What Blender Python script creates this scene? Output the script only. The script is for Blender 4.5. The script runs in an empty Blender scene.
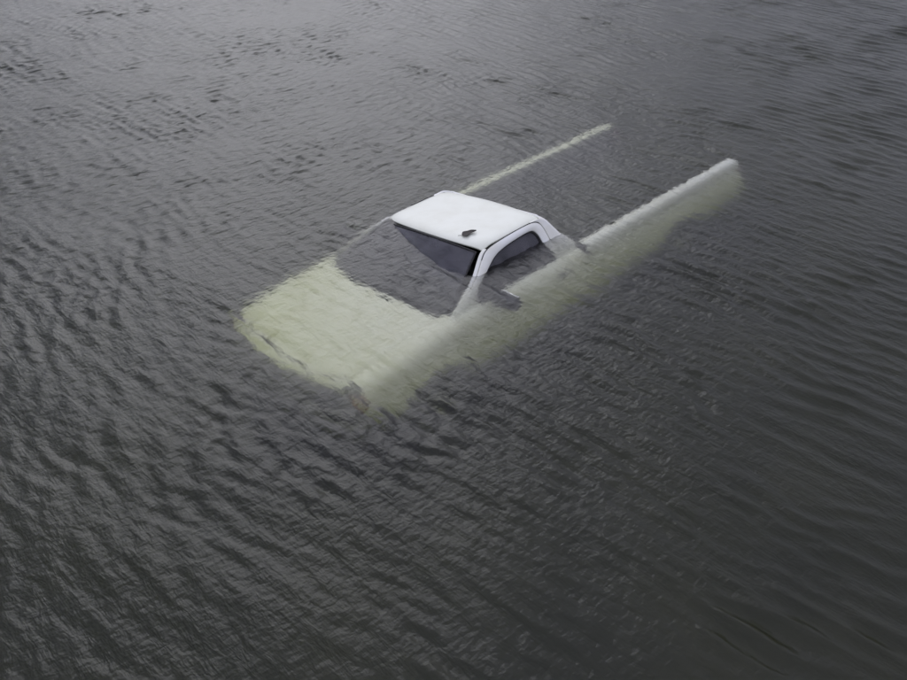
import bpy, bmesh, math, random
import numpy as np
from mathutils import Vector, Matrix
sc = bpy.context.scene
C = sc.collection
random.seed(4)

# ---------------------------------------------------------------- camera
CAM_H, CAM_PITCH, CAM_ROLL = 4.057, 0.618, 0.025
cam_d = bpy.data.cameras.new('camera')
cam_d.sensor_width = 36.0
cam_d.lens = 871.84 / 907.0 * 36.0
cam_d.clip_end = 2000.0
cam = bpy.data.objects.new('camera', cam_d); C.objects.link(cam)
c, s = math.cos(CAM_PITCH), math.sin(CAM_PITCH)
fw, up0, r0 = Vector((0, c, -s)), Vector((0, s, c)), Vector((1, 0, 0))
cr, sr = math.cos(CAM_ROLL), math.sin(CAM_ROLL)
rt, up = cr*r0 + sr*up0, cr*up0 - sr*r0
m = Matrix.Identity(4)
for i in range(3):
    m[i][0], m[i][1], m[i][2] = rt[i], up[i], -fw[i]
m[2][3] = CAM_H
cam.matrix_world = m
sc.camera = cam

# ---------------------------------------------------------------- overcast sky: bright veiled sun ahead, behind thick cloud
SUN_EL, SUN_AZ = math.radians(33), math.radians(-12)
SUN_STRENGTH, SUN_ANGLE, SKY_STRENGTH = 0.6, math.radians(40), 0.12
w = bpy.data.worlds.new('World'); sc.world = w; w.use_nodes = True
nt = w.node_tree
bg = nt.nodes['Background']
sky = nt.nodes.new('ShaderNodeTexSky'); sky.sky_type = 'NISHITA'
sky.sun_disc = False
sky.sun_elevation, sky.sun_rotation = SUN_EL, SUN_AZ
sky.air_density, sky.dust_density, sky.ozone_density = 1.0, 2.0, 1.0
hsv = nt.nodes.new('ShaderNodeHueSaturation')
hsv.inputs['Saturation'].default_value = 0.35
nt.links.new(sky.outputs[0], hsv.inputs['Color'])
tcw = nt.nodes.new('ShaderNodeTexCoord')
cl = nt.nodes.new('ShaderNodeTexNoise'); cl.inputs['Scale'].default_value = 3.0
cl.inputs['Detail'].default_value = 6; cl.inputs['Roughness'].default_value = 0.55
mpw = nt.nodes.new('ShaderNodeMapping'); mpw.inputs['Scale'].default_value = (1, 1, 2.2)
nt.links.new(tcw.outputs['Generated'], mpw.inputs[0]); nt.links.new(mpw.outputs[0], cl.inputs['Vector'])
cr_ = nt.nodes.new('ShaderNodeValToRGB')
cr_.color_ramp.elements[0].position = 0.30; cr_.color_ramp.elements[0].color = (0.56, 0.58, 0.78, 1)
cr_.color_ramp.elements[1].position = 0.70; cr_.color_ramp.elements[1].color = (0.89, 0.91, 1.13, 1)
nt.links.new(cl.outputs[0], cr_.inputs[0])
grey = nt.nodes.new('ShaderNodeVectorMath'); grey.operation = 'SCALE'; grey.inputs['Scale'].default_value = 13.5
sep = nt.nodes.new('ShaderNodeSeparateXYZ'); nt.links.new(tcw.outputs['Generated'], sep.inputs[0])
cie = nt.nodes.new('ShaderNodeMapRange')                 # standard overcast sky: zenith three times the horizon
cie.inputs[1].default_value = 0.0; cie.inputs[2].default_value = 1.0
cie.inputs[3].default_value = 1/3; cie.inputs[4].default_value = 1.0
nt.links.new(sep.outputs[2], cie.inputs[0])
dim = nt.nodes.new('ShaderNodeVectorMath'); dim.operation = 'SCALE'
nt.links.new(cr_.outputs[0], dim.inputs[0]); nt.links.new(cie.outputs[0], dim.inputs['Scale'])
nt.links.new(dim.outputs[0], grey.inputs[0])
mx = nt.nodes.new('ShaderNodeMix'); mx.data_type = 'RGBA'; mx.inputs[0].default_value = 0.75
nt.links.new(hsv.outputs[0], mx.inputs[6]); nt.links.new(grey.outputs[0], mx.inputs[7])
nt.links.new(mx.outputs[2], bg.inputs['Color'])
bg.inputs['Strength'].default_value = SKY_STRENGTH
sun_d = bpy.data.lights.new('sun', 'SUN')
sun_d.energy, sun_d.angle, sun_d.color = SUN_STRENGTH, SUN_ANGLE, (0.92, 0.93, 1.0)
sun = bpy.data.objects.new('sun', sun_d); C.objects.link(sun)
sd = Vector((math.sin(SUN_AZ)*math.cos(SUN_EL), math.cos(SUN_AZ)*math.cos(SUN_EL), math.sin(SUN_EL)))
sun.rotation_euler = sd.to_track_quat('Z', 'Y').to_euler()
sun.location = sd*40

sc.view_settings.view_transform = 'Standard'
sc.view_settings.look = 'None'
sc.view_settings.gamma = 1.0
sc.view_settings.exposure = -0.05
sc.view_settings.use_curve_mapping = False
sc.render.engine = 'CYCLES'
cy = sc.cycles
cy.max_bounces = 14; cy.transmission_bounces = 12; cy.diffuse_bounces = 4
cy.glossy_bounces = 4; cy.volume_bounces = 3; cy.transparent_max_bounces = 8
cy.caustics_refractive = True; cy.caustics_reflective = True
cy.sample_clamp_indirect = 4.0
cy.use_denoising = True
cy.use_adaptive_sampling = False

# ---------------------------------------------------------------- materials
def nodes_of(name):
    mt = bpy.data.materials.new(name); mt.use_nodes = True
    n = mt.node_tree.nodes
    return mt, n, mt.node_tree.links, n['Principled BSDF'], n['Material Output']

def mottled(name, col_a, col_b, rough=0.5, scale=6.0, metallic=0.0, lo=0.4, hi=0.65, bump=0.0, stretch=(1, 1, 1), coat=0.0):
    mt, n, l, bs, out = nodes_of(name)
    tc = n.new('ShaderNodeTexCoord'); mp = n.new('ShaderNodeMapping')
    mp.inputs['Scale'].default_value = stretch
    nz = n.new('ShaderNodeTexNoise'); nz.inputs['Scale'].default_value = scale
    nz.inputs['Detail'].default_value = 7; nz.inputs['Roughness'].default_value = 0.62
    rp = n.new('ShaderNodeValToRGB')
    rp.color_ramp.elements[0].position = lo; rp.color_ramp.elements[0].color = (*col_a, 1)
    rp.color_ramp.elements[1].position = hi; rp.color_ramp.elements[1].color = (*col_b, 1)
    l.new(tc.outputs['Object'], mp.inputs[0]); l.new(mp.outputs[0], nz.inputs['Vector'])
    l.new(nz.outputs[0], rp.inputs[0]); l.new(rp.outputs[0], bs.inputs['Base Color'])
    bs.inputs['Roughness'].default_value = rough; bs.inputs['Metallic'].default_value = metallic
    bs.inputs['Coat Weight'].default_value = coat
    if bump:
        b = n.new('ShaderNodeBump'); b.inputs['Strength'].default_value = 1; b.inputs['Distance'].default_value = bump
        l.new(nz.outputs[0], b.inputs['Height']); l.new(b.outputs[0], bs.inputs['Normal'])
    return mt

M = {}
M['paint'] = mottled('dimmed_white_paint', (0.75, 0.76, 0.65), (0.66, 0.66, 0.54), 0.42, 3.5, lo=0.42, hi=0.78)  # roof white, darkened in colour to even out light above and under water
M['brightened_silty_paint'] = mottled('brightened_white_paint', (0.88, 0.88, 0.83), (0.74, 0.72, 0.60), 0.45, 5.0, lo=0.40, hi=0.80, stretch=(0.6, 1.6, 1))  # same white, lightened in colour against light lost under water; silt mottling
M['black_plastic'] = mottled('black_plastic', (0.012, 0.012, 0.013), (0.03, 0.03, 0.03), 0.55, 20)
M['rubber'] = mottled('rubber', (0.015, 0.015, 0.015), (0.035, 0.033, 0.03), 0.8, 15)
M['steel'] = mottled('chrome_steel', (0.5, 0.5, 0.5), (0.35, 0.34, 0.32), 0.3, 8, metallic=0.9)
M['bed_liner'] = mottled('bed_liner', (0.010, 0.011, 0.012), (0.028, 0.028, 0.026), 0.7, 7)
M['interior'] = mottled('dark_interior', (0.018, 0.018, 0.02), (0.04, 0.038, 0.04), 0.8, 9)
M['seat_cloth'] = mottled('seat_cloth', (0.03, 0.03, 0.032), (0.06, 0.058, 0.06), 0.9, 25)
M['dash'] = mottled('dashboard_plastic', (0.07, 0.085, 0.08), (0.12, 0.14, 0.13), 0.7, 6)
M['amber'] = mottled('amber_lens', (0.38, 0.16, 0.05), (0.42, 0.20, 0.07), 0.25, 30)
M['red_lens'] = mottled('red_lens', (0.16, 0.01, 0.01), (0.24, 0.025, 0.02), 0.25, 30)
M['clear_lens'] = mottled('clear_lens', (0.16, 0.16, 0.16), (0.24, 0.24, 0.24), 0.15, 30)
M['leaf'] = mottled('dead_leaf', (0.012, 0.010, 0.008), (0.035, 0.026, 0.018), 0.7, 40)
M['mud'] = mottled('mud', (0.010, 0.010, 0.009), (0.024, 0.022, 0.018), 0.9, 0.8, bump=0.04)
M['mirror'] = mottled('mirror_glass', (0.75, 0.76, 0.78), (0.8, 0.8, 0.8), 0.06, 3, metallic=1.0)

def glass(name, tint, ior):
    mt, n, l, bs, out = nodes_of(name)
    g = n.new('ShaderNodeBsdfGlass'); g.inputs['IOR'].default_value = ior
    nz = n.new('ShaderNodeTexNoise'); nz.inputs['Scale'].default_value = 5
    tc = n.new('ShaderNodeTexCoord'); l.new(tc.outputs['Object'], nz.inputs['Vector'])
    rp = n.new('ShaderNodeValToRGB')
    rp.color_ramp.elements[0].color = (*[t*0.8 for t in tint], 1)
    rp.color_ramp.elements[1].color = (*tint, 1)
    l.new(nz.outputs[0], rp.inputs[0]); l.new(rp.outputs[0], g.inputs['Color'])
    g.inputs['Roughness'].default_value = 0.0
    silt = n.new('ShaderNodeBsdfDiffuse'); silt.inputs['Color'].default_value = (0.34, 0.32, 0.35, 1)
    mr = n.new('ShaderNodeMapRange'); mr.inputs[1].default_value = 0.3; mr.inputs[2].default_value = 0.7
    mr.inputs[3].default_value = 0.04; mr.inputs[4].default_value = 0.20     # patchy film of silt on the pane
    l.new(nz.outputs[0], mr.inputs[0])
    mx_ = n.new('ShaderNodeMixShader'); l.new(mr.outputs[0], mx_.inputs[0])
    l.new(g.outputs[0], mx_.inputs[1]); l.new(silt.outputs[0], mx_.inputs[2])
    l.new(mx_.outputs[0], out.inputs['Surface'])
    return mt
M['glass'] = glass('window_glass', (0.76, 0.77, 0.80), 1.5)

# water: refracting surface over an absorbing, faintly scattering body
def water_material():
    mt, n, l, bs, out = nodes_of('lake_water')
    n.remove(bs)
    g = n.new('ShaderNodeBsdfGlass'); g.inputs['IOR'].default_value = 1.333
    g.inputs['Roughness'].default_value = 0.275
    geo = n.new('ShaderNodeNewGeometry')
    def noise(sc_, rot, str_, detail, rough=0.55, dist=0.0):
        m0 = n.new('ShaderNodeMapping'); m0.inputs['Rotation'].default_value = (0, 0, rot)
        mp = n.new('ShaderNodeMapping'); mp.inputs['Scale'].default_value = str_
        l.new(geo.outputs['Position'], m0.inputs[0]); l.new(m0.outputs[0], mp.inputs[0])
        z = n.new('ShaderNodeTexNoise'); z.inputs['Scale'].default_value = sc_
        z.inputs['Detail'].default_value = detail; z.inputs['Roughness'].default_value = rough
        z.inputs['Distortion'].default_value = dist
        l.new(mp.outputs[0], z.inputs['Vector']); return z
    a = noise(13.0, math.radians(43), (0.38, 1, 1), 3, 0.5, 0.2)
    a2 = noise(14.0, math.radians(-48), (0.40, 1, 1), 3, 0.5, 0.2)
    sx = n.new('ShaderNodeSeparateXYZ'); l.new(geo.outputs['Position'], sx.inputs[0])
    wx = n.new('ShaderNodeMapRange'); wx.interpolation_type = 'SMOOTHSTEP'       # wind ripples veer to the left of the truck
    wx.inputs[1].default_value = 2.0; wx.inputs[2].default_value = -3.0
    l.new(sx.outputs[0], wx.inputs[0])
    wy = n.new('ShaderNodeMapRange'); wy.interpolation_type = 'SMOOTHSTEP'
    wy.inputs[1].default_value = 5.5; wy.inputs[2].default_value = 8.5
    l.new(sx.outputs[1], wy.inputs[0])
    wm = n.new('ShaderNodeMath'); wm.operation = 'MULTIPLY'
    l.new(wx.outputs[0], wm.inputs[0]); l.new(wy.outputs[0], wm.inputs[1])
    av = n.new('ShaderNodeMix'); l.new(wm.outputs[0], av.inputs[0])
    l.new(a.outputs[0], av.inputs[2]); l.new(a2.outputs[0], av.inputs[3])
    b = noise(26.0, math.radians(-40), (0.5, 1, 1), 2, 0.5)
    gust = noise(0.35, 0.3, (1, 1, 1), 2)
    mr = n.new('ShaderNodeMapRange'); mr.inputs[1].default_value = 0.35; mr.inputs[2].default_value = 0.65
    mr.inputs[3].default_value = 0.6; mr.inputs[4].default_value = 1.0
    l.new(gust.outputs[0], mr.inputs[0])
    b1 = n.new('ShaderNodeBump'); b1.inputs['Distance'].default_value = 0.021
    b2 = n.new('ShaderNodeBump'); b2.inputs['Distance'].default_value = 0.0075
    l.new(mr.outputs[0], b1.inputs['Strength']); l.new(mr.outputs[0], b2.inputs['Strength'])
    l.new(av.outputs[0], b1.inputs['Height']); l.new(b.outputs[0], b2.inputs['Height'])
    l.new(b1.outputs[0], b2.inputs['Normal']); l.new(b2.outputs[0], g.inputs['Normal'])
    l.new(g.outputs[0], out.inputs['Surface'])
    ab = n.new('ShaderNodeVolumeAbsorption')
    ab.inputs['Density'].default_value = 1.0
    ab.inputs['Color'].default_value = (1-0.155, 1-0.13, 1-0.43, 1)
    vs = n.new('ShaderNodeVolumeScatter')
    vs.inputs['Density'].default_value = 0.03
    vs.inputs['Color'].default_value = (0.60, 0.64, 0.64, 1)
    vs.inputs['Anisotropy'].default_value = 0.6
    ad = n.new('ShaderNodeAddShader')
    l.new(ab.outputs[0], ad.inputs[0]); l.new(vs.outputs[0], ad.inputs[1])
    l.new(ad.outputs[0], out.inputs['Volume'])
    return mt
M['water'] = water_material()

# ---------------------------------------------------------------- helpers
def link(name, me, mat, parent=None, smooth=True):
    o = bpy.data.objects.new(name, me); C.objects.link(o)
    if mat: me.materials.append(M[mat])
    if parent: o.parent = parent
    if smooth:
        for p in me.polygons: p.use_smooth = True
    return o

def mesh(name, verts, faces, mat, parent=None, smooth=True, solid=0.0, bevel=0.0, subsurf=0, offset=-1.0):
    me = bpy.data.meshes.new(name); me.from_pydata([tuple(v) for v in verts], [], faces); me.update()
    bm = bmesh.new(); bm.from_mesh(me); bmesh.ops.remove_doubles(bm, verts=bm.verts, dist=1e-5)
    bmesh.ops.recalc_face_normals(bm, faces=bm.faces); bm.to_mesh(me); bm.free()
    o = link(name, me, mat, parent, smooth)
    if solid:
        md = o.modifiers.new('solid', 'SOLIDIFY'); md.thickness = solid; md.offset = offset
    if bevel:
        md = o.modifiers.new('bevel', 'BEVEL'); md.width = bevel; md.segments = 3; md.limit_method = 'ANGLE'
        md.angle_limit = math.radians(40)
    if subsurf:
        md = o.modifiers.new('sub', 'SUBSURF'); md.levels = subsurf; md.render_levels = subsurf
    if smooth and (solid or bevel):
        md = o.modifiers.new('wn', 'WEIGHTED_NORMAL'); md.keep_sharp = True
    return o

def grid(rows, flip=False):
    nv = len(rows[0]); verts = [p for r in rows for p in r]; faces = []
    for i in range(len(rows)-1):
        for j in range(nv-1):
            f = (i*nv+j, i*nv+j+1, (i+1)*nv+j+1, (i+1)*nv+j)
            faces.append(f[::-1] if flip else f)
    return verts, faces

def panel(name, rows, mat, parent, side=1, solid=0.02, subsurf=0, toward=None):
    """sheet-metal skin from a grid of points, thickened inwards"""
    v, f = grid(rows)
    v = [(x, y*side, z) for x, y, z in v]
    me = bpy.data.meshes.new(name); me.from_pydata(v, [], f); me.update()
    # orient outwards from the cab's centre
    bm = bmesh.new(); bm.from_mesh(me); bm.normal_update()
    ref = Vector(toward) if toward else Vector((-0.6, 0, -1.0))
    acc = sum(((fc.calc_center_median()-ref).dot(fc.normal)*fc.calc_area() for fc in bm.faces))
    if acc < 0: bmesh.ops.reverse_faces(bm, faces=bm.faces)
    bm.to_mesh(me); bm.free()
    o = link(name, me, mat, parent)
    if subsurf:
        md = o.modifiers.new('sub', 'SUBSURF'); md.levels = subsurf; md.render_levels = subsurf
        md.boundary_smooth = 'PRESERVE_CORNERS'
    if solid:
        md = o.modifiers.new('solid', 'SOLIDIFY'); md.thickness = solid; md.offset = -1
        md = o.modifiers.new('bevel', 'BEVEL'); md.width = min(0.006, solid*0.35); md.segments = 2
        md.limit_method = 'ANGLE'; md.angle_limit = math.radians(50)
    return o

def box(name, lo, hi, mat, parent, bevel=0.02, taper=None):
    x0, y0, z0 = lo; x1, y1, z1 = hi
    v = [(x0,y0,z0),(x1,y0,z0),(x1,y1,z0),(x0,y1,z0),(x0,y0,z1),(x1,y0,z1),(x1,y1,z1),(x0,y1,z1)]
    if taper: v = [taper(p) for p in v]
    f = [(0,3,2,1),(4,5,6,7),(0,1,5,4),(1,2,6,5),(2,3,7,6),(3,0,4,7)]
    return mesh(name, v, f, mat, parent, bevel=bevel)

def lathe(name, prof, centre, mat, parent, seg=40, axis='y', side=1):
    v = []; f = []; k = len(prof)
    for i in range(seg):
        a = 2*math.pi*i/seg
        for r, t in prof:
            v.append((centre[0]+r*math.cos(a), centre[1]+t*side, centre[2]+r*math.sin(a)))
    for i in range(seg):
        for j in range(k-1):
            f.append((i*k+j, i*k+j+1, ((i+1)%seg)*k+j+1, ((i+1)%seg)*k+j))
    return mesh(name, v, f, mat, parent)

def tube(name, pts, r, mat, parent, seg=10, closed=False):
    cu = bpy.data.curves.new(name, 'CURVE'); cu.dimensions = '3D'; cu.bevel_depth = r; cu.bevel_resolution = 3
    cu.use_fill_caps = True
    sp = cu.splines.new('POLY'); sp.points.add(len(pts)-1)
    for p, q in zip(sp.points, pts): p.co = (*q, 1)
    sp.use_cyclic_u = closed
    t = bpy.data.objects.new('tmp', cu); C.objects.link(t)
    dg = bpy.context.evaluated_depsgraph_get()
    me = bpy.data.meshes.new_from_object(t.evaluated_get(dg)); me.name = name
    bpy.data.objects.remove(t)
    return link(name, me, mat, parent)

def lerp(a, b, t): return a+(b-a)*t
def interp(x, xs, ys): return float(np.interp(x, xs, ys))

# ---------------------------------------------------------------- lake bed
TR_YAW, TR_PITCH, TR_ROLL = -2.335, 0.020, 0.137
TR_T = Vector((0.0206, 7.5721, 0.1681))
RT = (Matrix.Rotation(TR_YAW, 3, 'Z') @ Matrix.Rotation(TR_PITCH, 3, 'Y') @ Matrix.Rotation(TR_ROLL, 3, 'X'))
GROUND = -1.85          # tyres' contact level in the truck's own frame
bed_n = RT @ Vector((0, 0, 1)); bed_p = RT @ Vector((-0.5, 0, GROUND+0.05)) + TR_T
def bed_z(x, y):
    z = bed_p.z - (bed_n.x*(x-bed_p.x) + bed_n.y*(y-bed_p.y))/bed_n.z
    d = math.hypot(x-bed_p.x, y-bed_p.y)
    t = min(1, max(0, (d-4.5)/8)); t = t*t*(3-2*t)
    flat = max(-4.0, min(-2.4, z))
    return lerp(min(z, -0.9), flat, t)
ax = [-420, -200, -100, -50] + [-24+i*0.8 for i in range(61)] + [50, 100, 200, 420]
rows = [[(x, y+7, max(-5.0, bed_z(x, y+7)) + 0.02*math.sin(x*2.1+y*0.7)*math.sin(y*1.7-x)) for y in ax] for x in ax]
v, f = grid(rows)
lb = mesh('lake_bed', v, f, 'mud'); lb['kind'] = 'structure'

# ---------------------------------------------------------------- water
def build_water():
    rng = np.random.default_rng(11)
    xs = np.arange(-10.5, 10.5001, 0.0225)
    ys = [1.3]
    while ys[-1] < 18.5: ys.append(ys[-1] + np.interp(ys[-1], [1, 5, 10, 18], [0.018, 0.020, 0.026, 0.036]))
    ys = np.array(ys)
    def ext(a, far, first):
        out = []; st = first; x = 0
        while x < far: st *= 1.35; x += st; out.append(x)
        return np.array(out)
    e = ext(xs, 400, 0.03); xs = np.concatenate([(xs[0]-e)[::-1], xs, xs[-1]+e])
    e1 = ext(ys, 400, 0.04); e0 = ext(ys, 400, 0.03); ys = np.concatenate([(ys[0]-e0)[::-1], ys, ys[-1]+e1])
    X, Y = np.meshgrid(xs, ys)
    LEVEL = 0.03
    def field(scale, seed, n=14):
        r = np.random.default_rng(seed); F = np.zeros_like(X)
        for _ in range(n):
            a = r.uniform(0, 2*np.pi); k = 2*np.pi/(scale*r.uniform(0.7, 1.6))
            F += np.cos(k*(np.cos(a)*X+np.sin(a)*Y)+r.uniform(0, 6.283))
        return F/np.sqrt(n/2)
    sig = lambda t: 1/(1+np.exp(-t))
    gust = 0.75+0.30*field(2.2, 5)+0.18*field(0.9, 6)
    gust = np.clip(0.25+0.75*gust, 0.5, 1.5)
    # calmer water in the lee of and over the truck
    lee = 1-0.38*np.exp(-(((X-0.6)/3.0)**2+((Y-8.4)/2.2)**2))
    # energy dies away where the mesh gets too coarse to carry it
    fx = np.clip((14-np.abs(X))/3, 0, 1)*np.clip((Y+1)/2, 0, 1)*np.clip((22-Y)/3, 0, 1)
    Z = np.zeros_like(X); DX = np.zeros_like(X); DY = np.zeros_like(X)
    WX = X+0.06*field(3.2, 21)+0.012*field(0.9, 22); WY = Y+0.06*field(3.2, 23)+0.012*field(0.9, 24)
    def waves(n, ang, spread, lo, hi, slope, weight, seed):
        nonlocal Z, DX, DY
        r = np.random.default_rng(seed)
        for _ in range(n):
            L = np.exp(r.uniform(np.log(lo), np.log(hi))); k = 2*np.pi/L
            a = ang + r.normal(0, spread); amp = slope/k*np.sqrt(2.0/n)*r.uniform(0.6, 1.3)
            # slow meander bends the crests a little
            ph = k*(np.cos(a)*WX+np.sin(a)*WY) + r.uniform(0, 6.283)
            Z += weight*amp*np.cos(ph)
            q = 0.42*weight*amp*np.sin(ph)
            DX -= np.cos(a)*q; DY -= np.sin(a)*q
    A = math.radians(47)
    low_left = sig(-(X+0.9)/0.8)*sig((7.6-Y)/0.9)
    up_left = sig(-(X+0.6)/1.2)*sig((Y-7.4)/1.0)
    open_ = np.clip(1-0.75*low_left-0.6*up_left, 0.15, 1)
    waves(26, A, 0.13, 0.13, 0.25, 0.155, gust*lee*open_*(1+0.08*sig((6.5-Y)/0.6)), 1)
    waves(30, A, 0.30, 0.085, 0.19, 0.115, gust*lee*(0.35+0.65*open_), 2)
    waves(26, math.radians(17), 0.24, 0.14, 0.27, 0.150, gust*lee*low_left, 3)
    waves(26, math.radians(40), 0.55, 0.085, 0.20, 0.09, gust*lee*low_left, 4)
    waves(26, math.radians(-45), 0.30, 0.10, 0.20, 0.135, gust*lee*up_left, 5)
    waves(26, math.radians(-50), 0.50, 0.08, 0.16, 0.09, gust*lee*(0.15+0.85*up_left), 6)
    waves(10, math.radians(20), 0.5, 0.7, 1.8, 0.022, np.ones_like(X), 8)
    Z *= fx; DX *= fx; DY *= fx
    P = np.stack([X+DX, Y+DY, Z+LEVEL], -1).reshape(-1, 3)
    ny, nx = X.shape
    idx = np.arange(ny*nx).reshape(ny, nx)
    quads = np.stack([idx[:-1, :-1], idx[:-1, 1:], idx[1:, 1:], idx[1:, :-1]], -1).reshape(-1, 4)
    # skirt and underside close the body of water
    ring = np.concatenate([idx[0, :-1], idx[:-1, -1], idx[-1, :0:-1], idx[:0:-1, 0]])
    low = P[ring].copy(); low[:, 2] = -7.0
    nb = len(P); P = np.concatenate([P, low]); k = len(ring)
    li = nb+np.arange(k)
    side = np.stack([ring, li, np.roll(li, -1), np.roll(ring, -1)], -1)
    faces_n = len(quads)+k+1
    loops = np.concatenate([quads.ravel(), side.ravel(), li[::-1]]).astype(np.int32)
    starts = np.concatenate([np.arange(len(quads)+k)*4, [(len(quads)+k)*4]]).astype(np.int32)
    me = bpy.data.meshes.new('water')
    me.vertices.add(len(P)); me.vertices.foreach_set('co', P.astype(np.float32).ravel())
    me.loops.add(len(loops)); me.loops.foreach_set('vertex_index', loops)
    me.polygons.add(faces_n); me.polygons.foreach_set('loop_start', starts)
    me.polygons.foreach_set('use_smooth', np.concatenate([np.ones(len(quads), bool), np.zeros(k+1, bool)]))
    me.update(calc_edges=True); me.validate()
    me.materials.append(M['water'])
    o = bpy.data.objects.new('water', me); C.objects.link(o); o['kind'] = 'structure'
    return o
build_water()

# ---------------------------------------------------------------- the sunken pickup (x forward, y to its left, z=0 at the roof's crown)
truck = bpy.data.objects.new('pickup_truck', None); C.objects.link(truck)
truck['label'] = 'white single cab pickup truck sunk in the lake up to its roof'
truck['category'] = 'pickup truck'
truck_m = RT.to_4x4(); truck_m.translation = TR_T
truck.matrix_world = truck_m
T = truck

FWX, RWX, WZ, ARCH = 1.38, -2.30, -1.48, 0.47
def rocker(x, base):
    z = base
    for cx in (FWX, RWX):
        dx = abs(x-cx)
        if dx < ARCH: z = max(z, WZ+math.sqrt(ARCH*ARCH-dx*dx))
    return z
def side_y(z):          # body side below the belt
    return interp(z, [-1.45, -1.36, -1.20, -1.00, -0.80, -0.68, -0.60, -0.555], [0.90, 0.945, 0.965, 0.975, 0.965, 0.945, 0.905, 0.85])
def cab_y(z):           # tumblehome above the belt
    t = (z+0.555)/0.51
    return 0.845-0.185*t+0.018*math.sin(math.pi*max(0, min(1, t)))
def hood_z(x, y):
    t = max(0, min(1, (x-1.02)/1.20))
    return -0.545-0.205*t**1.25-0.03*max(0, (t-0.8)/0.2)**2 + 0.035*(1-(y/0.75)**2)*(1-0.3*t)
def nose(x):            # plan taper of the front wings
    return 1-0.085*max(0, (x-1.45)/0.8)**2.0

# hood with two shallow raised ridges
rows = []
for i in range(25):
    t = i/24; r = []
    for j in range(29):
        y = -0.735+1.47*j/28; q = 1-(y/0.735)**2
        yy = y*nose(lerp(1.05, 2.15, t))
        x = lerp(1.075+0.075*q, 2.10+0.13*q, t)
        ridge = 0.012*math.exp(-((abs(y)-0.40)/0.05)**2)*(1-t**3)
        r.append((x, yy, hood_z(x, y)+ridge))
    rows.append(r)
panel('hood', rows, 'brightened_silty_paint', T, solid=0.02)

# nose panel in front of the hood, above the grille
rows = []
for i in range(7):
    t = i/6; r = []
    for j in range(25):
        y = -0.80+1.6*j/24; q = 1-(y/0.80)**2
        xf = 2.112+0.13*q
        a = t*math.pi/2
        r.append((xf+0.075*math.sin(a), y*nose(2.15), hood_z(2.10, min(0.735, abs(y)))-0.085*(1-math.cos(a))-0.001))
    rows.append(r)
panel('nose_panel', rows, 'brightened_silty_paint', T, solid=0.02)

# front bumper, grille, lamps
rows = []
for i in range(9):
    z = lerp(-1.16, -1.40, i/8); b = 0.045*math.sin(math.pi*i/8)**0.5
    rows.append([(2.20+0.13*(1-(y/0.95)**2)+b, y, z) for y in [-0.95+1.9*j/24 for j in range(25)]])
panel('front_bumper', rows, 'steel', T, solid=0.03)
gr = box('grille', (2.10, -0.50, -1.13), (2.25, 0.50, -0.87), 'black_plastic', T, 0.01)
for k in range(4):
    z = -0.90-0.065*k
    box('grille_bar', (2.252, -0.49, z-0.018), (2.285, 0.49, z+0.018), 'steel', gr, 0.006)
for sgn in (1, -1):
    ya, yb = sorted((sgn*0.52, sgn*0.80))
    box('headlight', (2.08, ya, -1.09), (2.215, yb, -0.852), 'clear_lens', T, 0.03)
    ya, yb = sorted((sgn*0.825, sgn*0.895))
    box('turn_signal', (2.03, ya, -1.06), (2.150, yb, -0.885), 'amber', T, 0.02)

# front wings
for sgn in (1, -1):
    rows = []
    for i in range(41):
        x = lerp(0.985, 2.12, i/40)
        hz = hood_z(x, 0.735); n_ = nose(x)
        prof = [(0.735, hz-0.03), (0.737, hz-0.004), (0.80, hz-0.005), (0.86, hz-0.018), (0.905, hz-0.045), (0.938, hz-0.09), (0.955, hz-0.15)]
        zb = rocker(x, -1.42)
        if x > FWX+ARCH: zb = lerp(-1.40, -1.10, min(1, (x-FWX-ARCH)/0.2))
        z0 = hz-0.15
        for k in range(1, 8):
            z = lerp(z0, zb, k/7)
            flare = 0.02*math.exp(-((z-zb)/0.06)**2)*(1 if abs(x-FWX) < ARCH else 0)
            prof.append((side_y(max(z, -1.45)) + flare - 0.004, z))
        rows.append([(x, y*n_, z) for y, z in prof])
    panel('fender', rows, 'brightened_silty_paint', T, side=sgn, solid=0.015, toward=(1.5, 0, -1.2))
    # dark arch liner behind the wheel opening
    rows = [[(FWX+0.5*math.cos(a), sgn*y, WZ+0.5*math.sin(a)) for y in (0.45, 0.90)] for a in [math.pi*i/16 for i in range(17)]]
    panel('wheel_arch_liner', rows, 'black_plastic', T, solid=0.01)

# cowl with louvres and wipers
rows = []
for i in range(5):
    t = i/4
    rows.append([(lerp(1.065, 0.985, t)+0.075*(1-(y/0.80)**2), y, -0.562-0.012*math.sin(math.pi*t)+0.035*(1-(y/0.8)**2)) for y in [-0.80+1.6*j/20 for j in range(21)]])
cw = panel('cowl', rows, 'black_plastic', T, solid=0.02)
for y0, y1 in ((0.55, -0.02), (-0.08, -0.62)):
    tube('wiper', [(1.10, y0, -0.535), (1.085, lerp(y0, y1, .5), -0.498), (1.045, y1, -0.50)], 0.009, 'black_plastic', T)

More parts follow.
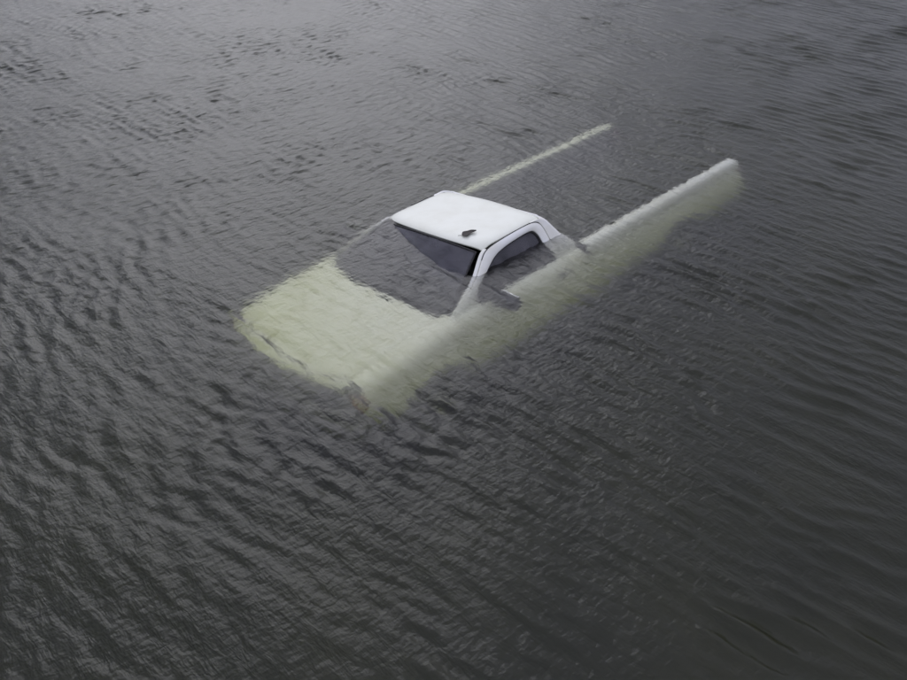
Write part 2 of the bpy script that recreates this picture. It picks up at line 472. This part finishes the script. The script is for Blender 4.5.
# greenhouse ------------------------------------------------------
OUT = [(0.985,-0.560),(0.90,-0.495),(0.81,-0.430),(0.65,-0.312),(0.52,-0.205),(0.43,-0.130),(0.36,-0.085),(0.26,-0.062),(0.08,-0.050),(-0.12,-0.044),(-0.28,-0.046),(-0.37,-0.066),(-0.415,-0.115),(-0.44,-0.20),(-0.465,-0.32),(-0.49,-0.44),(-0.505,-0.556)]
WIN = [(0.680,-0.552),(0.668,-0.50),(0.640,-0.425),(0.54,-0.325),(0.42,-0.238),(0.33,-0.185),(0.25,-0.150),(0.16,-0.130),(0.05,-0.117),(-0.10,-0.108),(-0.22,-0.106),(-0.285,-0.118),(-0.325,-0.160),(-0.345,-0.22),(-0.375,-0.33),(-0.405,-0.44),(-0.430,-0.552)]
def frame_pt(x, z, lift=0.0): return (x, cab_y(z)+lift, z)
def dense(poly, k=4):       # rounded version of a polyline
    p = np.array(poly); n = len(p); out = []
    for i in range(n-1):
        p0, p1, p2, p3 = p[max(i-1, 0)], p[i], p[i+1], p[min(i+2, n-1)]
        for j in range(k):
            t = j/k
            out.append(0.5*((2*p1)+(-p0+p2)*t+(2*p0-5*p1+4*p2-p3)*t*t+(-p0+3*p1-3*p2+p3)*t**3))
    out.append(p[-1]); return [tuple(q) for q in out]
OUTD, WIND = dense(OUT), dense(WIN)
for sgn in (1, -1):
    # lower door skin
    rows = []
    for i in range(15):
        x = lerp(0.975, -0.515, i/14)
        zz = [-0.553, -0.575, -0.60, -0.64, -0.70, -0.80, -0.95, -1.10, -1.25, -1.36, -1.42]
        rows.append([(x, side_y(z) if z < -0.555 else 0.846, z) for z in zz])
    door = panel('door', rows, 'brightened_silty_paint', T, side=sgn, solid=0.03)
    # window frame rising from it and wrapping into the roof
    rows = []
    for (xo, zo), (xi, zi) in zip(OUTD, WIND):
        rows.append([frame_pt(lerp(xo, xi, t), lerp(zo, zi, t), 0.010*math.sin(math.pi*min(1, t*1.1))-0.004*(t > 0.95)) for t in (0, 0.15, 0.35, 0.6, 0.85, 1)])
    panel('window_frame', rows, 'brightened_silty_paint', door, side=sgn, solid=0.03)
    # rubber run around the pane
    rows = []
    loop_ = WIND + [(lerp(-0.43, 0.68, t), -0.552) for t in (0.25, 0.5, 0.75)]
    cx, cz = sum(p[0] for p in loop_)/len(loop_), sum(p[1] for p in loop_)/len(loop_)
    rows = [[(x, cab_y(z)-0.006, z), (lerp(x, cx, 0.045), cab_y(lerp(z, cz, 0.07))-0.010, lerp(z, cz, 0.07))] for x, z in loop_+[loop_[0]]]
    panel('window_seal', rows, 'rubber', door, side=sgn, solid=0.014)
    # pane
    v = [(x, sgn*(cab_y(z)-0.022), z) for x, z in loop_]; nn = len(v)
    me = bpy.data.meshes.new('door_window')
    mid = [(cx, sgn*(cab_y(cz)-0.022), cz)]
    o = mesh('door_window', v+mid, [(i, (i+1) % nn, nn) for i in range(nn)], 'glass', door, solid=0.005)
    # handle
    hy = sgn*0.972
    box('handle', (-0.42, hy-0.02*(1 if sgn > 0 else 1), -0.745), (-0.26, hy+0.02, -0.70), 'black_plastic', door, 0.012)
    # mirror on its black sail
    ms = mesh('mirror', *grid([[(0.66, sgn*0.85, -0.55), (0.62, sgn*0.83, -0.42)], [(0.50, sgn*0.85, -0.55), (0.55, sgn*0.83, -0.44)]]), 'black_plastic', door, solid=0.02)
    hv = []
    secs = [(0.86, 0.035, 0.045), (0.93, 0.05, 0.07), (0.97, 0.075, 0.105), (1.08, 0.082, 0.115), (1.16, 0.078, 0.105), (1.20, 0.05, 0.07)]
    for yy, rx, rz in secs:
        hv.append([(0.565+rx*math.copysign(abs(math.cos(a))**0.6, math.cos(a))-0.02*(yy-0.9), sgn*yy, -0.445+rz*math.copysign(abs(math.sin(a))**0.6, math.sin(a))) for a in [2*math.pi*i/20 for i in range(21)]])
    v, f = grid(hv)
    n0 = len(v); v += [(0.565, sgn*1.205, -0.445)]
    f += [(n0-21+i, n0-21+i+1, n0) for i in range(20)]
    hs = mesh('mirror_housing', v, f, 'black_plastic', door)
    ya, yb = sorted((sgn*0.975, sgn*1.165))
    box('mirror_glass', (0.468, ya, -0.535), (0.488, yb, -0.365), 'mirror', hs, 0.008)
    # A pillar strip between windscreen and door frame
    rows = []
    for x, z in OUTD[:27]:
        y = cab_y(z)
        rows.append([(x+0.006, y-0.004, z+0.002), (x+0.022, y-0.022, z+0.006), (x+0.028, y-0.034, z+0.005)])
    panel('windscreen_pillar', rows, 'brightened_silty_paint', T, side=sgn, solid=0.03)
    # rear cab corner behind the door
    BACK = [(-0.44,-0.040),(-0.50,-0.085),(-0.545,-0.15),(-0.60,-0.23),(-0.66,-0.32),(-0.71,-0.41),(-0.735,-0.48),(-0.745,-0.556)]
    FRNT = [(-0.285,-0.040),(-0.375,-0.060),(-0.421,-0.112),(-0.446,-0.20),(-0.471,-0.32),(-0.490,-0.40),(-0.500,-0.47),(-0.511,-0.556)]
    rows = []
    for (xf, zf), (xb, zb) in zip(dense(FRNT, 3), dense(BACK, 3)):
        r = [frame_pt(lerp(xf, xb, t), lerp(zf, zb, t), 0.006-0.006*(1-t)) for t in (0, 0.3, 0.6, 0.85)]
        y = cab_y(zb)
        r += [(xb-0.004, y-0.014, zb), (xb-0.014, y-0.05, zb+0.002), (xb-0.016, y-0.11, zb+0.004)]
        rows.append(r)
    panel('cab_corner', rows, 'brightened_silty_paint', T, side=sgn, solid=0.02)
    rows = []
    for i in range(5):
        x = lerp(-0.522, -0.745, i/4)
        rows.append([(x, side_y(z) if z < -0.556 else 0.848, z) for z in [-0.556, -0.575, -0.60, -0.64, -0.70, -0.80, -0.95, -1.10, -1.25, -1.36, -1.42]])
    panel('cab_corner_panel', rows, 'brightened_silty_paint', T, side=sgn, solid=0.02)

# roof: crowned skin, gutter seam at its sides
rows = []
for i in range(21):
    t = i/20; r = []
    for j in range(31):
        u = -1+2*j/30; q = 1-u*u
        xf = 0.362+0.075*q; xr = -0.458-0.018*q
        x = lerp(xf, xr, t)
        hw = 0.648+0.0*t
        e = max(0, (abs(u)-0.86)/0.14)
        z = -0.030*u*u-0.014*e*e
        z -= 0.030*max(0, (0.16-t)/0.16)**2 + 0.030*max(0, (t-0.86)/0.14)**2 + 0.004*(t-0.5)**2
        r.append((x, u*hw, z-0.002))
    rows.append(r)
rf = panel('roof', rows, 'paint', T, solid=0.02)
for sgn in (1, -1):
    tube('drip_seam', [(x, sgn*(cab_y(z)-0.004), z+0.0015) for x, z in OUTD[20:46]], 0.0035, 'rubber', rf)
# dark rubber seal and header over the windscreen
# windscreen
rows = []
for i in range(13):
    t = i/12; r = []
    for j in range(21):
        u = -1+2*j/20; q = 1-u*u
        yb, yt = 0.785, 0.605
        xb, xt = 1.005+0.085*q, 0.405+0.062*q
        zb, zt = -0.548+0.025*q, -0.086+0.052*q
        y = lerp(yb, yt, t)*u
        r.append((lerp(xb, xt, t)+0.02*math.sin(math.pi*t), y, lerp(zb, zt, t)+0.018*math.sin(math.pi*t)))
    rows.append(r)
ws = panel('windscreen', rows, 'glass', T, solid=0.006)
edge = [rows[0][j] for j in range(21)]+[rows[i][20] for i in range(1, 13)]+[rows[12][j] for j in range(19, -1, -1)]+[rows[i][0] for i in range(11, 0, -1)]
tube('windscreen_seal', edge, 0.009, 'rubber', ws, closed=True)

# cab back with sliding rear window and brake lamp
def back_xy(u, z):
    x = interp(z, [-0.60, -0.48, -0.32, -0.15, -0.04], [-0.768, -0.752, -0.678, -0.563, -0.475])
    return x
rows = []
for z in [-0.040, -0.07, -0.11, -0.15]:
    rows.append([(back_xy(0, z), u*(cab_y(z)-0.075), z-0.001) for u in [-1+2*j/12 for j in range(13)]])
cb = panel('cab_back', rows, 'brightened_silty_paint', T, solid=0.02)
rows = [[(back_xy(0, z), u*(cab_y(z)-0.075), z) for u in [-1+2*j/12 for j in range(13)]] for z in [-0.50, -0.556, -0.75, -1.0, -1.40]]
panel('lower_panel', rows, 'brightened_silty_paint', cb, solid=0.02)
for sgn in (1, -1):
    rows = [[(back_xy(0, z), sgn*y, z) for y in (0.56, 0.62, cab_y(z)-0.075)] for z in [-0.15, -0.25, -0.38, -0.50]]
    panel('window_post', rows, 'brightened_silty_paint', cb, solid=0.02)
for ya, yb in ((-0.555, -0.19), (-0.185, 0.185), (0.19, 0.555)):
    rows = [[(back_xy(0, z)+0.008, y, z) for y in (ya, (ya+yb)/2, yb)] for z in [-0.153, -0.25, -0.38, -0.497]]
    panel('rear_window', rows, 'glass', cb, solid=0.005)
for y in (-0.1875, 0.1875):
    tube('window_bar', [(back_xy(0, z)-0.004, y, z) for z in (-0.155, -0.25, -0.38, -0.495)], 0.010, 'black_plastic', cb)
bl = box('brake_light', (-0.552, -0.08, -0.112), (-0.515, 0.08, -0.084), 'red_lens', T, 0.008)

# interior: floor, seat, dashboard, wheel, rear view mirror
box('cab_floor', (-0.70, -0.80, -1.42), (1.0, 0.80, -1.36), 'interior', T, 0.01)
box('firewall', (0.98, -0.78, -1.40), (1.03, 0.78, -0.60), 'interior', T, 0.01)
st = box('bench_seat', (-0.52, -0.68, -1.12), (0.02, 0.68, -0.95), 'seat_cloth', T, 0.05)
box('seat_back', (-0.66, -0.68, -0.98), (-0.48, 0.68, -0.42), 'seat_cloth', st, 0.06, taper=lambda p: (p[0]-0.10*(p[2] > -0.6)+0.06*(p[2] < -0.6), p[1], p[2]))
for y in (-0.38, 0.38):
    box('headrest', (-0.70, y-0.12, -0.43), (-0.60, y+0.12, -0.29), 'seat_cloth', st, 0.04)
rows = []
for i in range(9):
    a = i/8*math.pi*0.62
    rows.append([(0.74+0.26*math.cos(a), y, -0.72+0.13*math.sin(a)+0.012*math.exp(-((y-0.38)/0.2)**2)) for y in [-0.72+1.44*j/12 for j in range(13)]])
ds = panel('dashboard', rows, 'dash', T, solid=0.03)
sw = Vector((0.48, 0.38, -0.66)); e1 = Vector((0, 1, 0)); e2 = Vector((-0.42, 0, 0.9)).normalized()
stw = tube('steering_wheel', [sw+0.19*(math.cos(a)*e1+math.sin(a)*e2) for a in [2*math.pi*i/32 for i in range(32)]], 0.016, 'black_plastic', T, closed=True)
for a in (0.15, 2.99, 4.71):
    tube('spoke', [sw, sw+0.185*(math.cos(a)*e1+math.sin(a)*e2)], 0.014, 'black_plastic', stw)
tube('steering_column', [sw, sw+Vector((0.30, 0, -0.13))], 0.03, 'black_plastic', stw)
rv = box('rear_view_mirror', (0.42, -0.12, -0.165), (0.45, 0.12, -0.105), 'black_plastic', T, 0.01)
box('mirror_glass', (0.413, -0.112, -0.16), (0.4185, 0.112, -0.11), 'mirror', rv, 0.002)

# load bed --------------------------------------------------------
B0, B1, RZ = -0.765, -3.60, -0.478
def bed_rows():
    rows = []
    n = 61
    for i in range(n):
        x = lerp(B0, B1, i/(n-1))
        zb = rocker(x, -1.38)
        prof = [(0.825, RZ-0.03), (0.828, RZ-0.006), (0.842, RZ+0.002), (0.885, RZ+0.003), (0.915, RZ-0.008), (0.938, RZ-0.035), (0.950, RZ-0.08), (0.955, RZ-0.14)]
        for k in range(1, 9):
            z = lerp(RZ-0.14, zb, k/8)
            flare = 0.02*math.exp(-((z-zb)/0.07)**2)*(1 if abs(x-RWX) < ARCH else 0)
            prof.append((side_y(max(z, -1.45))+flare-0.002, z))
        rows.append([(x, y, z) for y, z in prof])
    return rows
for sgn in (1, -1):
    bs_ = panel('bed_side', bed_rows(), 'brightened_silty_paint', T, side=sgn, solid=0.015, toward=(-2, 0, -1.2))
    rows = [[(x, 0.822, z) for z in (RZ-0.035, -0.70, -1.0)] for x in [lerp(B0-0.02, B1+0.01, i/8) for i in range(9)]]
    o = panel('inner_wall', rows, 'bed_liner', bs_, side=sgn, solid=0.015, toward=(-2, 3, -0.7))
    # wheel housing inside the bed
    rows = [[(RWX+0.50*math.cos(a), sgn*y, WZ+0.66*math.sin(a)) for y in (0.55, 0.815)] for a in [0.72+(math.pi-1.44)*i/12 for i in range(13)]]
    panel('wheel_housing', rows, 'bed_liner', bs_, solid=0.01)
    y0, y1 = sorted((sgn*0.80, sgn*0.955))
    box('tail_light', (B1-0.022, y0, -0.98), (B1+0.03, y1, -0.62), 'red_lens', T, 0.012)
    y0, y1 = sorted((sgn*0.845, sgn*0.945))
    box('end_post', (B1-0.012, y0, -0.61), (B1+0.012, y1, RZ-0.035), 'brightened_silty_paint', bs_, 0.012)
fl = box('bed_floor', (B1, -0.82, -1.06), (B0, 0.82, -1.02), 'bed_liner', T, 0.005)
for k in range(11):
    y = -0.75+0.15*k
    box('floor_rib', (B1+0.03, y-0.03, -1.0195), (B0-0.05, y+0.03, -1.005), 'bed_liner', fl, 0.005)
box('bed_front_wall', (B0-0.045, -0.81, -1.02), (B0-0.005, 0.81, RZ-0.02), 'bed_liner', T, 0.012)
rows = []
for i in range(7):
    z = lerp(-1.18, -1.40, i/6); b = 0.03*math.sin(math.pi*i/6)
    rows.append([(B1-0.14-b+0.05*(y/0.95)**4, y, z) for y in [-0.95+1.9*j/16 for j in range(17)]])
panel('rear_bumper', rows, 'steel', T, solid=0.03, toward=(-2, 0, -1.3))
for y in (-0.45, 0.45):
    box('frame_rail', (B1+0.05, y-0.05, -1.36), (2.05, y+0.05, -1.20), 'black_plastic', T, 0.01)

# wheels
for x in (FWX, RWX):
    for sgn in (1, -1):
        wl = bpy.data.objects.new('wheel', None); C.objects.link(wl); wl.parent = T; wl.location = (x, sgn*0.84, WZ)
        lathe('tyre', [(0.20, -0.11), (0.24, -0.125), (0.32, -0.125), (0.36, -0.10), (0.37, -0.06), (0.37, 0.06), (0.36, 0.10), (0.32, 0.122), (0.24, 0.12), (0.20, 0.105)], (0, 0, 0), 'rubber', wl, side=sgn)
        lathe('rim', [(0.215, 0.10), (0.205, 0.108), (0.19, 0.09), (0.17, 0.05), (0.12, 0.045), (0.07, 0.07), (0.05, 0.085), (0.001, 0.088)], (0, 0, 0), 'steel', wl, side=sgn)
for x in (FWX, RWX):
    tube('axle', [(x, -0.80, WZ), (x, 0.80, WZ)], 0.045, 'black_plastic', T)

# ---------------------------------------------------------------- dead leaf lying on the roof
def leaf():
    # curled blade: rows across a bent midrib
    rows = []
    for i in range(11):
        t = i/10; L = -0.055+0.11*t
        wdt = 0.046*math.sin(math.pi*min(1, 0.06+0.94*t))**0.8*(1+0.25*math.sin(9*t))*(1-0.5*t)
        r = []
        for k in range(-3, 4):
            q = k/3
            r.append((L, q*wdt+0.012*math.sin(3*t), 0.006*q*q*(0.6+0.8*t)+0.006*t*t+0.003))
        rows.append(r)
    v, f = grid(rows)
    o = mesh('leaf', v, f, 'leaf', None, solid=0.002)
    lm = RT.to_4x4() @ Matrix.Rotation(math.radians(160), 4, 'Z') @ Matrix.Scale(1.3, 4)
    p = RT @ Vector((0.265, 0.40, -0.011)) + TR_T
    lm.translation = p
    o.matrix_world = lm
    o['label'] = 'small dark curled dead leaf lying on the white truck roof'
    o['category'] = 'leaf'
    st_ = tube('stem', [(-0.055, 0.0, 0.004), (-0.075, 0.006, 0.008), (-0.085, 0.014, 0.006)], 0.0018, 'leaf', o)
leaf()
